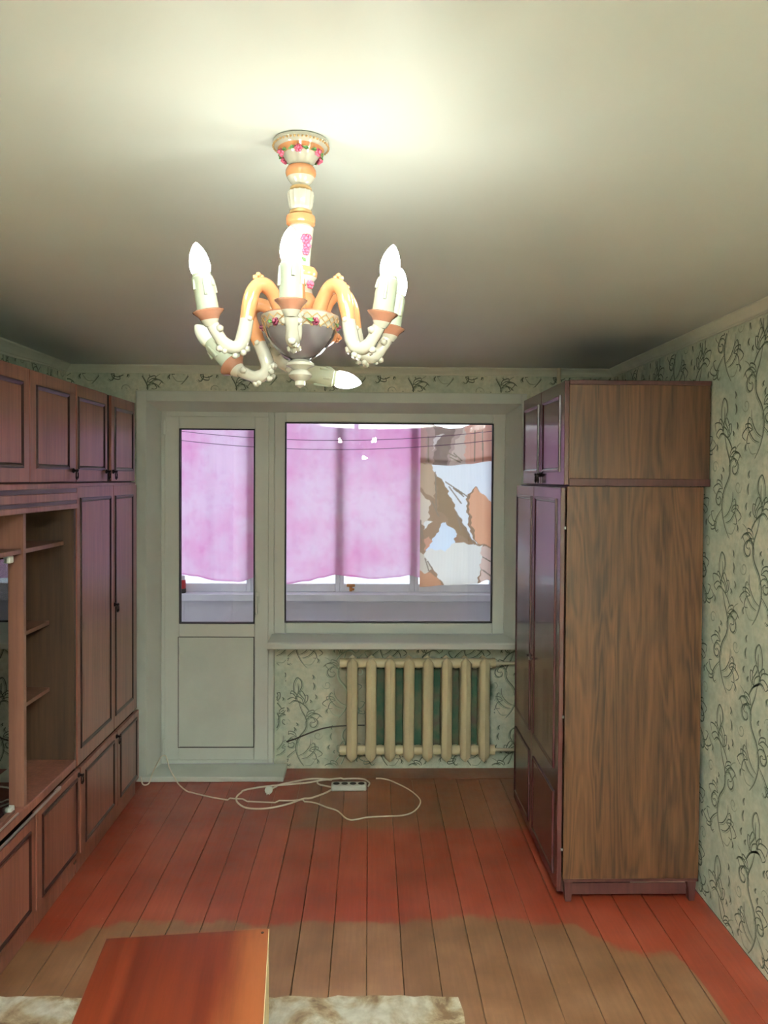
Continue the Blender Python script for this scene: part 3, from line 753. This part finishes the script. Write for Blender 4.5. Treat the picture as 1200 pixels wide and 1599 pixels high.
b = MB(); b.tube([(FX+.018,2.2,.497),(FX+.018,3.28,.503)],.0055,8); b.box(FX+.010,FX+.024,3.245,3.292,.497,.511,.002)
tag(b.build('edge_rail', M['alum'], sh, True), 'silver metal rail')
b = MB().tube([(FX+.004,2.2,.551),(FX+.004,2.93,.551)],.004,8); tag(b.build('edge_rail', M['alum'], sh, True), 'shorter silver rail behind')
# top boxes
tb = thing('top_cabinet', (-1.57,2.8,1.808), 'long three door mahogany top cabinet above the open shelf unit', 'cabinet')
b = MB(); b.box(BX,FX-.02,SY0,3.528,1.808,1.826); b.box(BX,FX-.02,SY0,3.528,2.240,2.258); b.box(BX,FX-.02,SY0,SY0+.018,1.826,2.24); b.box(BX,FX-.02,3.510,3.528,1.826,2.24); b.box(BX,BX+.006,SY0+.018,3.51,1.826,2.24)
b.build('carcass', M['carcass'], tb)
for y0,y1,hy in ((2.082,2.575,None),(2.575,3.052,2.60),(3.052,3.527,3.492)):
    d = framed_door(tb,FX,y0,y1,1.812,2.256,[(y0+.055,y1-.060 if hy != 3.492 else 3.445,1.866,2.202)],1)
    if hy and hy > 3: drop_handle(d,FX,hy,1.862,1)
tc = thing('top_cabinet', (-1.57,3.985,1.808), 'shorter two door mahogany top cabinet above the tall doors, dark centre gap', 'cabinet')
b = MB(); b.box(BX,FX-.02,3.532,4.405,1.808,1.826); b.box(BX,FX-.02,3.532,4.405,2.240,2.258); b.box(BX,FX-.02,3.532,3.55,1.826,2.24); b.box(BX,FX-.02,4.387,4.405,1.826,2.24); b.box(BX,BX+.006,3.55,4.387,1.826,2.24)
b.build('carcass', M['carcass'], tc)
MB().box(FX-.03,FX-.012,3.93,4.02,1.812,2.256).build('centre_post', M['gap'], tc)
d = framed_door(tc,FX,3.534,3.945,1.812,2.256,[(3.548,3.902,1.866,2.202)],1); drop_handle(d,FX,3.925,1.862,1)
d = framed_door(tc,FX,4.005,4.404,1.812,2.256,[(4.056,4.362,1.866,2.202)],1); drop_handle(d,FX,4.030,1.862,1)

# wardrobe on the right
wd = thing('wardrobe', (1.15,3.79,0), 'tall two door dark wardrobe with walnut side against the green wall', 'wardrobe')
WX0, WX1, WY0, WY1 = .852, 1.446, 3.288, 4.290
MB().box(WX0,WX1,WY0,WY0+.018,.098,1.806,.0015).build('side_panel', M['side'], wd)
MB().box(WX0,WX1,WY1-.018,WY1,.098,1.806,.0015).build('side_panel', M['side'], wd)
b = MB(); b.box(WX0,WX1,WY0+.018,WY1-.018,1.788,1.806); b.box(WX0,WX1,WY0+.018,WY1-.018,.098,.116); b.box(WX1-.006,WX1,WY0+.018,WY1-.018,.116,1.788)
b.build('carcass', M['carcass'], wd)
MB().box(WX0,WX1,WY0-.002,WY1,.086,.098,.001).build('bottom_edge', M['rim'], wd)
b = MB(); b.box(WX0+.036,WX1-.05,WY0+.010,WY0+.028,.026,.076); b.build('plinth_rail', M['rim'], wd)
MB().box(WX0+.002,WX0+.018,WY0+.04,WY1-.04,.022,.086).build('plinth_rail', M['rim'], wd)
for x in (WX0,WX1-.052):
    for y in (WY0,WY1-.04): MB().prism([(x+.004,.086),(x+.042,.086),(x+.036,0),(x+.012,0)],'y',y,y+.034).build('leg', M['rim'], wd)
DX = .826
KEY = .94
for y0,y1,hp in ((3.292,3.838,3.80),(3.840,4.288,3.878)):
    a, c = (y0+.070 if y0 < 3.5 else y0+.04), y1-(.042 if y0 < 3.5 else .028)
    d = framed_door(wd,DX,y0,y1,.040,1.800,[(a,c,.555,1.752),(a,c,.085,.455)],-1,('front_dark','mould_right'),.020)
    b = MB(); b.lathe([(.001,-.001),(.010,0),(.010,.003),(.004,.005),(.004,.02),(.001,.022)],(DX,hp,KEY),10,axis=Matrix.Rotation(math.radians(-90),3,'Y')); b.box(DX-.022,DX-.018,hp-.012,hp+.012,KEY-.006,KEY+.006,.001)
    b.build('key', M['handle'], d, True)
    if y0 < 3.5:
        for z in (.22,.80,1.62):
            MB().box(DX+.016,WX0-.001,3.2895,3.296,z,z+.012,.001).build('hinge', M['alum'], d)
tx = thing('top_cabinet', (1.16,3.715,1.808), 'two door top cabinet with walnut side sitting on the wardrobe', 'cabinet')
TX0, TX1, TY0, TY1 = .856, 1.466, 3.280, 4.160
MB().box(TX0,TX1,TY0,TY0+.018,1.840,2.242,.0015).build('side_panel', M['side'], tx)
MB().box(TX0,TX1,TY1-.018,TY1,1.840,2.242,.0015).build('side_panel', M['side'], tx)
b = MB(); b.box(TX0-.0,TX1+.003,TY0-.003,TY1,1.808,1.840,.002); b.build('bottom_board', M['rim'], tx)
MB().box(TX0-.0,TX1+.003,TY0-.003,TY1,2.242,2.262,.002).build('top_board', M['rim'], tx)
MB().box(TX1-.006,TX1,TY0+.018,TY1-.018,1.84,2.242).build('back_panel', M['carcass'], tx)
for y0,y1,hp in ((3.280,3.735,3.712),(3.737,4.158,3.760)):
    d = framed_door(tx,.836,y0,y1,1.812,2.260,[(y0+.075 if y0 < 3.5 else y0+.048, y1-.045 if y0 < 3.5 else y1-.030,1.868,2.206)],-1,('front_dark','mould_right'),.020)
    drop_handle(d,.836,hp,1.858,-1)
tag(MB().loft([[(1.15,3.300,.0761),(1.392,3.300,.0761),(1.392,3.312,.0761),(1.15,3.312,.0761)],[(1.15,3.300,.0766),(1.392,3.300,.0855),(1.392,3.312,.0855),(1.15,3.312,.0766)]]).build('paper_shim', M['cardboard']), 'sliver of pale card wedged under the wardrobe side', 'card')

# ------------------------------------------------------------------ bedside cabinet at the bottom edge
ang = math.radians(5.5)
ns = thing('bedside_cabinet', (-.269,2.087,0), 'reddish lacquered wooden cabinet top with pale right side at the bottom edge', 'cabinet', rz=ang)
HW, HD, HZ = .43, .40, .60
MB().box(-HW,-.0,-HD,0,HZ-.016,HZ,.001).build('top_panel', M['lacquer'], ns, local=True)
for x0,x1 in ((-.018,.001),(-HW,-HW+.018)):
    tag(MB().box(x0,x1,-HD,-.0005,.08,HZ-.016,.001).build('side_panel', M['raw_board'], ns, local=True), 'pale unfinished side')
MB().box(.0,.0014,-HD,-.0005,HZ-.016,HZ-.0008).build('edge_band', M['raw_board'], ns, local=True)
MB().box(-HW+.018,-.018,-.008,-.002,.08,HZ-.016).build('back_panel', M['raw_board'], ns, local=True)
MB().box(-HW+.018,-.018,-HD,-.008,.08,.096).build('bottom_board', M['raw_board'], ns, local=True)
MB().box(-HW+.018,-.018,-HD+.01,-.008,.34,.355).build('shelf', M['raw_board'], ns, local=True)
for x in (-HW+.01,-.05):
    for y in (-HD+.01,-.05): MB().prism([(x,y),(x+.04,y),(x+.04,y+.04),(x,y+.04)],'z',.0019,.08).build('leg', M['lacquer'], ns, local=True)
tag(MB().tube([(-.016,-.018,HZ-.0005),(-.016,-.018,HZ+.0012)],.004,8).build('nail_head', M['gasket'], ns, local=True), 'dark nail head at the corner')
# stained floor covering remnant under it
random.seed(3)
edge_top = [(-1.30,2.702)]
x = -1.27
while x < .30: edge_top.append((x, 2.70-.02*(x+1.27)/1.57+random.uniform(-.010,.008))); x += .045
edge_top += [(.325,2.676),(.335,2.60),(.330,2.45),(.338,2.30),(.33,2.15),(.332,1.9),(-1.30,1.9)]
tag(MB().prism(edge_top,'z',-.001,.0018).build('linoleum_remnant', M['lino']), 'stained whitish remnant of floor covering lying on the boards', 'floor covering')

# ------------------------------------------------------------------ cords on the floor
ec = thing('extension_cord', (-.11,4.50,0), 'white four socket extension lead with looped cord in front of the radiator', 'extension cord')
b = MB(); b.box(-.214,-.006,4.463,4.530,.002,.036,.006); b.build('socket_strip', M['socket'], ec)
for i in range(4):
    x = -.184+i*.049
    b = MB(); b.lathe([(.019,.0355),(.0195,.0372),(.017,.0374),(.016,.0366)],(x,4.497,0),14); b.tube([(x-.006,4.497,.0366),(x-.006,4.497,.0382)],.0028,6); b.tube([(x+.006,4.497,.0366),(x+.006,4.497,.0382)],.0028,6)
    b.build('socket', M['dark_hole'], ec)
R = .0050
def floorpath(pts, z=.0048): return [(x,y,z) for x,y in pts]
A = [(-.213,4.480),(-.25,4.43),(-.322,4.365),(-.369,4.353),(-.435,4.292),(-.51,4.245),(-.588,4.222),(-.67,4.234),(-.725,4.294),(-.75,4.368),(-.734,4.443),(-.688,4.482),(-.587,4.521),(-.461,4.547),(-.355,4.574),(-.292,4.601),(-.206,4.628),(-.119,4.646),(-.03,4.640),(.010,4.586),(.004,4.53)]
pts = catmull(floorpath(A),6)
MB().tube([(p.x,p.y,R+.001+(.006 if 60 < i < 100 else 0)) for i,p in enumerate(pts)],R,7).build('cord', M['cord'], ec, True)
Bp = [(-.560,4.50),(-.540,4.535),(-.517,4.561),(-.435,4.606),(-.341,4.645),(-.251,4.640),(-.22,4.625),(-.273,4.636),(-.302,4.60),(-.285,4.556),(-.213,4.52)]
MB().tube(catmull(floorpath(Bp,R+.001),6),R,7).build('cord', M['cord'], ec, True)
b = MB(); ax = Matrix.Rotation(math.radians(90),3,'X') @ Matrix.Rotation(math.radians(0),3,'Z')
b.lathe([(.010,-.034),(.017,-.026),(.020,0),(.023,.020),(.023,.028),(.014,.031)],(-.572,4.446,.0238),12,axis=Matrix.Rotation(math.radians(78),3,'X')); 
for dx in (-.007,.007): b.tube([(-.572+dx,4.420,.018),(-.572+dx,4.396,.013)],.0024,6)
b.build('plug', M['socket'], ec, True)
C = [(-.768,4.336),(-.726,4.33),(-.569,4.31),(-.436,4.304),(-.356,4.318),(-.293,4.298),(-.228,4.243),(-.166,4.196),(-.124,4.116),(-.095,4.085),(-.06,4.088),(.004,4.115),(.1,4.126),(.191,4.136),(.253,4.181),(.294,4.275),(.295,4.361),(.239,4.49),(.146,4.610),(.09,4.648),(.05,4.652)]
r2 = .0040
D0 = [(-1.352,4.570,.05),(-1.345,4.575,.01),(-1.325,4.560,.0045),(-1.303,4.572,.012),(-1.290,4.596,.06),(-1.262,4.606,.12),(-1.238,4.610,.158),(-1.215,4.610,.160),(-1.205,4.606,.14),(-1.190,4.603,.09),(-1.165,4.598,.045),(-1.125,4.560,.010),(-1.06,4.475,.0045),(-1.02,4.448,.0042),(-.936,4.403,.0042),(-.856,4.367,.0042)]
pts = catmull(D0+[(x,y,r2+.001) for x,y in C],6)
# lift the wire over the thicker cord where they cross
out = []
for p in pts:
    z = p.z
    if (-.79 < p.x < -.70 and p.y < 4.36 and p.y > 4.28) or (-.50 < p.x < -.36 and p.y < 4.34 and p.y > 4.25): z = max(z,.0168)
    out.append((p.x,p.y,z))
tag(MB().tube(out,r2,7).build('wire', M['cord'], None, True), 'thin white wire hung on the door hinge and looping over the floor', 'wire')

# ------------------------------------------------------------------ chandelier
ch = thing('chandelier', (-.139,1.54,H), 'six arm painted ceramic candle chandelier with roses, two arms sagging', 'chandelier')
def lath(name, prof, mats, mi=None, n=28, flute=0, label=None, smooth=True):
    o = MB().lathe(prof, (0,0,0), n, flute, mi=mi).build(name, mats, ch, smooth, True)
    if label: o['label'] = label
    return o
lath('canopy', [(.050,0),(.056,-.002),(.056,-.008),(.050,-.013),(.046,-.016),(.043,-.022),(.036,-.027),(.030,-.036),(.024,-.045),(.021,-.050)], [M['cream_cer'],M['orange_cer']], [0,0,0,0,1,1,0,0,0,0])
b = MB()
for i in range(44):
    a = 2*math.pi*i/44; b.blob((.0545*math.cos(a),.0545*math.sin(a),-.0105),.0026)
tag(b.build('bead_rim', M['gold'], ch, True, True), kind='stuff')
lath('stem_bead', [(.020,-.049),(.027,-.051),(.0305,-.057),(.0305,-.063),(.0275,-.071),(.021,-.080),(.015,-.086),(.015,-.089)], [M['orange_cer'],M['cream_cer']], [0,0,0,0,1,1,1,1])
lath('stem_ring', [(.015,-.088),(.021,-.090),(.022,-.094),(.0185,-.097)], M['gold'])
lath('stem_fluted', [(.019,-.096),(.0245,-.099),(.0255,-.106),(.0225,-.126),(.0205,-.134),(.018,-.136)], M['cream_cer'], n=28, flute=.045)
lath('stem_ring', [(.018,-.135),(.0225,-.137),(.0225,-.142),(.019,-.145)], M['gold'])
lath('stem_collar', [(.019,-.144),(.0285,-.147),(.0295,-.153),(.0285,-.162),(.022,-.166)], M['orange_cer'])
lath('stem_body', [(.022,-.165),(.0255,-.170),(.0235,-.190),(.0205,-.215),(.019,-.236),(.019,-.248)], M['cream_cer'])
lath('stem_knob', [(.019,-.246),(.030,-.250),(.034,-.258),(.032,-.268),(.025,-.276),(.0235,-.292),(.025,-.300),(.033,-.312),(.035,-.320),(.029,-.334),(.026,-.348)], [M['orange_cer'],M['cream_cer']], [0,0,0,1,1,1,0,0,0,0,0])
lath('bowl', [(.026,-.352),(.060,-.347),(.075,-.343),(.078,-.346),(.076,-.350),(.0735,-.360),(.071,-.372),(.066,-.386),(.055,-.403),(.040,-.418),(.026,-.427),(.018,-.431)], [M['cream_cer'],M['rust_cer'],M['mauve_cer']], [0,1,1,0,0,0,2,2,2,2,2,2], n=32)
# lattice relief of the bowl
b = MB()
for s in (1,-1):
    for i in range(24):
        a0 = 2*math.pi*i/24; pts = []
        for q in range(5):
            t = q/4; a = a0+s*t*.42; r = .0765-.0048*t; pts.append((r*math.cos(a),r*math.sin(a),-.350-.024*t))
        b.tube(pts,.0011,4)
tag(b.build('lattice', M['gold'], ch, False, True), kind='stuff')
lath('finial', [(.018,-.430),(.022,-.433),(.028,-.437),(.028,-.442),(.018,-.446),(.013,-.450),(.021,-.455),(.024,-.461),(.019,-.467),(.010,-.472),(.010,-.480),(.001,-.486)], M['cream_cer'])
def rose(name, c, r, n, mat):
    b = MB(); c = Vector(c); out = Vector((c.x,c.y,0)).normalized(); up = Vector((0,0,1)); sd = out.cross(up)
    b.blob(c+out*r*.5, r*.55)
    for i in range(n):
        a = 2*math.pi*i/n; b.blob(c+(sd*math.cos(a)+up*math.sin(a))*r*.62, r*.46)
    return b.build(name, M[mat], ch, True, True, 80)
def leaf(c, r, tilt):
    c = Vector(c); out = Vector((c.x,c.y,0)).normalized(); up = Vector((0,0,1)); sd = out.cross(up)
    d = sd*math.cos(tilt)+up*math.sin(tilt); e = out.cross(d); b = MB()
    p = [c-d*r, c-d*r*.3+e*r*.5+out*.002, c+d*r, c-d*r*.3-e*r*.5+out*.002]
    q = [v+out*.0025 for v in p]
    b.loft([p,q]); return b.build('leaf', M['green'], ch, False, True)
def polar(r,deg,z): a = math.radians(deg); return (r*math.cos(a), r*math.sin(a), z)
for dg in (-92,-30,-155,30,90,150):
    rose('rose', polar(.040,dg,-.027), .0088, 6, 'pink'); leaf(polar(.0405,dg+19,-.027),.0075,.2); leaf(polar(.0405,dg-19,-.027),.0075,-.2)
for dg,z,r in ((-62,-.196,.010),(-52,-.209,.009),(-60,-.220,.0085),(-45,-.193,.008),(110,-.20,.01)):
    rose('rose', polar(.0235,dg,z), r, 6, 'pink')
leaf(polar(.0255,-128,-.180),.007,1.2); leaf(polar(.022,-70,-.236),.006,.8)
rose('rose', polar(.027,-40,-.284), .009, 6, 'pink'); leaf(polar(.0255,-75,-.286),.007,.4)
for dg in (-62,-125,-5,60,120,180):
    rose('rose', polar(.074,dg,-.366), .0082, 6, 'plum'); leaf(polar(.0745,dg-9,-.364),.008,.25)

def make_arm(deg, pitch=0, roll=0, lit=True, lean=10):
    arm = empty('arm', (0,0,0)); arm.parent = ch
    # local frame: +x radial outwards, pivot at the bowl rim
    piv = Vector((.055,0,-.346))
    Rz = Matrix.Rotation(math.radians(deg),4,'Z')
    arm.matrix_local = Rz @ Matrix.Translation(piv) @ Matrix.Rotation(math.radians(pitch),4,'Y') @ Matrix.Rotation(math.radians(roll),4,'X') @ Matrix.Translation(-piv)
    path = catmull([(.040,0,-.348),(.050,0,-.322),(.066,0,-.298),(.085,0,-.292),(.100,0,-.308),(.109,0,-.342),(.115,0,-.376),(.124,0,-.408),(.140,0,-.418),(.157,0,-.412),(.170,0,-.396),(.180,0,-.379)],5)
    n = len(path); rad = []; mi = []
    for i,p in enumerate(path):
        t = i/(n-1)
        r = .0145 if t < .45 else .0145+(.0115-.0145)*((t-.45)/.55)
        r *= 1+.05*math.sin(t*34)
        rad.append(r); mi.append(0 if t < .50 else 1)
    b = MB().tube(path,rad,12,mi=mi)
    # acanthus ridges
    for (x,z,r) in ((.083,-.277,.006),(.089,-.273,.0055),(.095,-.279,.006)): b.blob((x,0,z),r)
    for f in b.bm.faces:
        pass
    o = b.build('scroll', [M['orange_cer'],M['cream_cer']], arm, True, True, 60)
    b = MB()
    for (x,y,z,r) in ((.114,0,-.418,.009),(.122,.007,-.427,.007),(.136,0,-.433,.007),(.130,-.007,-.430,.007),(.166,0,-.422,.008),(.158,.005,-.427,.006),(.170,.012,-.387,.008),(.170,-.012,-.387,.008),(.112,.011,-.362,.007),(.112,-.011,-.362,.007)): b.blob((x,y,z),r)
    tag(b.build('leaf_relief', M['cream_cer'], arm, True, True, 80), kind='stuff')
    tip = Vector((.184,0,-.377)); T = Matrix.Rotation(math.radians(lean),3,'Y')
    b = MB().lathe([(.010,-.006),(.014,.0),(.017,.006),(.020,.012),(.0285,.020),(.0295,.0225),(.0275,.024),(.018,.020)], tip, 22, axis=T, mi=[1,1,0,0,0,0,0,0])
    b.build('candle_cup', [M['rust_cer'],M['cream_cer']], arm, True, True)
    prof = [(.0195,.021),(.0205,.024),(.0200,.055),(.0200,.076),(.0205,.079),(.0190,.085),(.0170,.086),(.0165,.092)]
    b = MB().lathe(prof, tip, 20, axis=T)
    for i,(a,l) in enumerate(((.3,.018),(1.3,.03),(2.2,.014),(3.1,.026),(4.1,.016),(5.2,.034))):
        p0 = tip+T@Vector((.0198*math.cos(a),.0198*math.sin(a),.080)); p1 = tip+T@Vector((.0212*math.cos(a),.0212*math.sin(a),.080-l))
        b.tube([p0,(p0+p1)/2,p1],[.0022,.003,.0032],6)
    b.build('candle_sleeve', M['candle'], arm, True, True)
    b = MB().lathe([(.0145,.090),(.0175,.095),(.0188,.104),(.0178,.116),(.0145,.128),(.0095,.138),(.0045,.145),(.0006,.148)], tip, 18, axis=T)
    tag(b.build('bulb', M['bulb'] if lit else M['bulb_off'], arm, True, True), 'lit flame shaped bulb' if lit else 'unlit flame shaped bulb')
    return arm
make_arm(-90, lean=4)
make_arm(-30)
make_arm(15)
make_arm(210, lean=11)
make_arm(158, pitch=36, lit=False)
make_arm(88, pitch=42, roll=94)
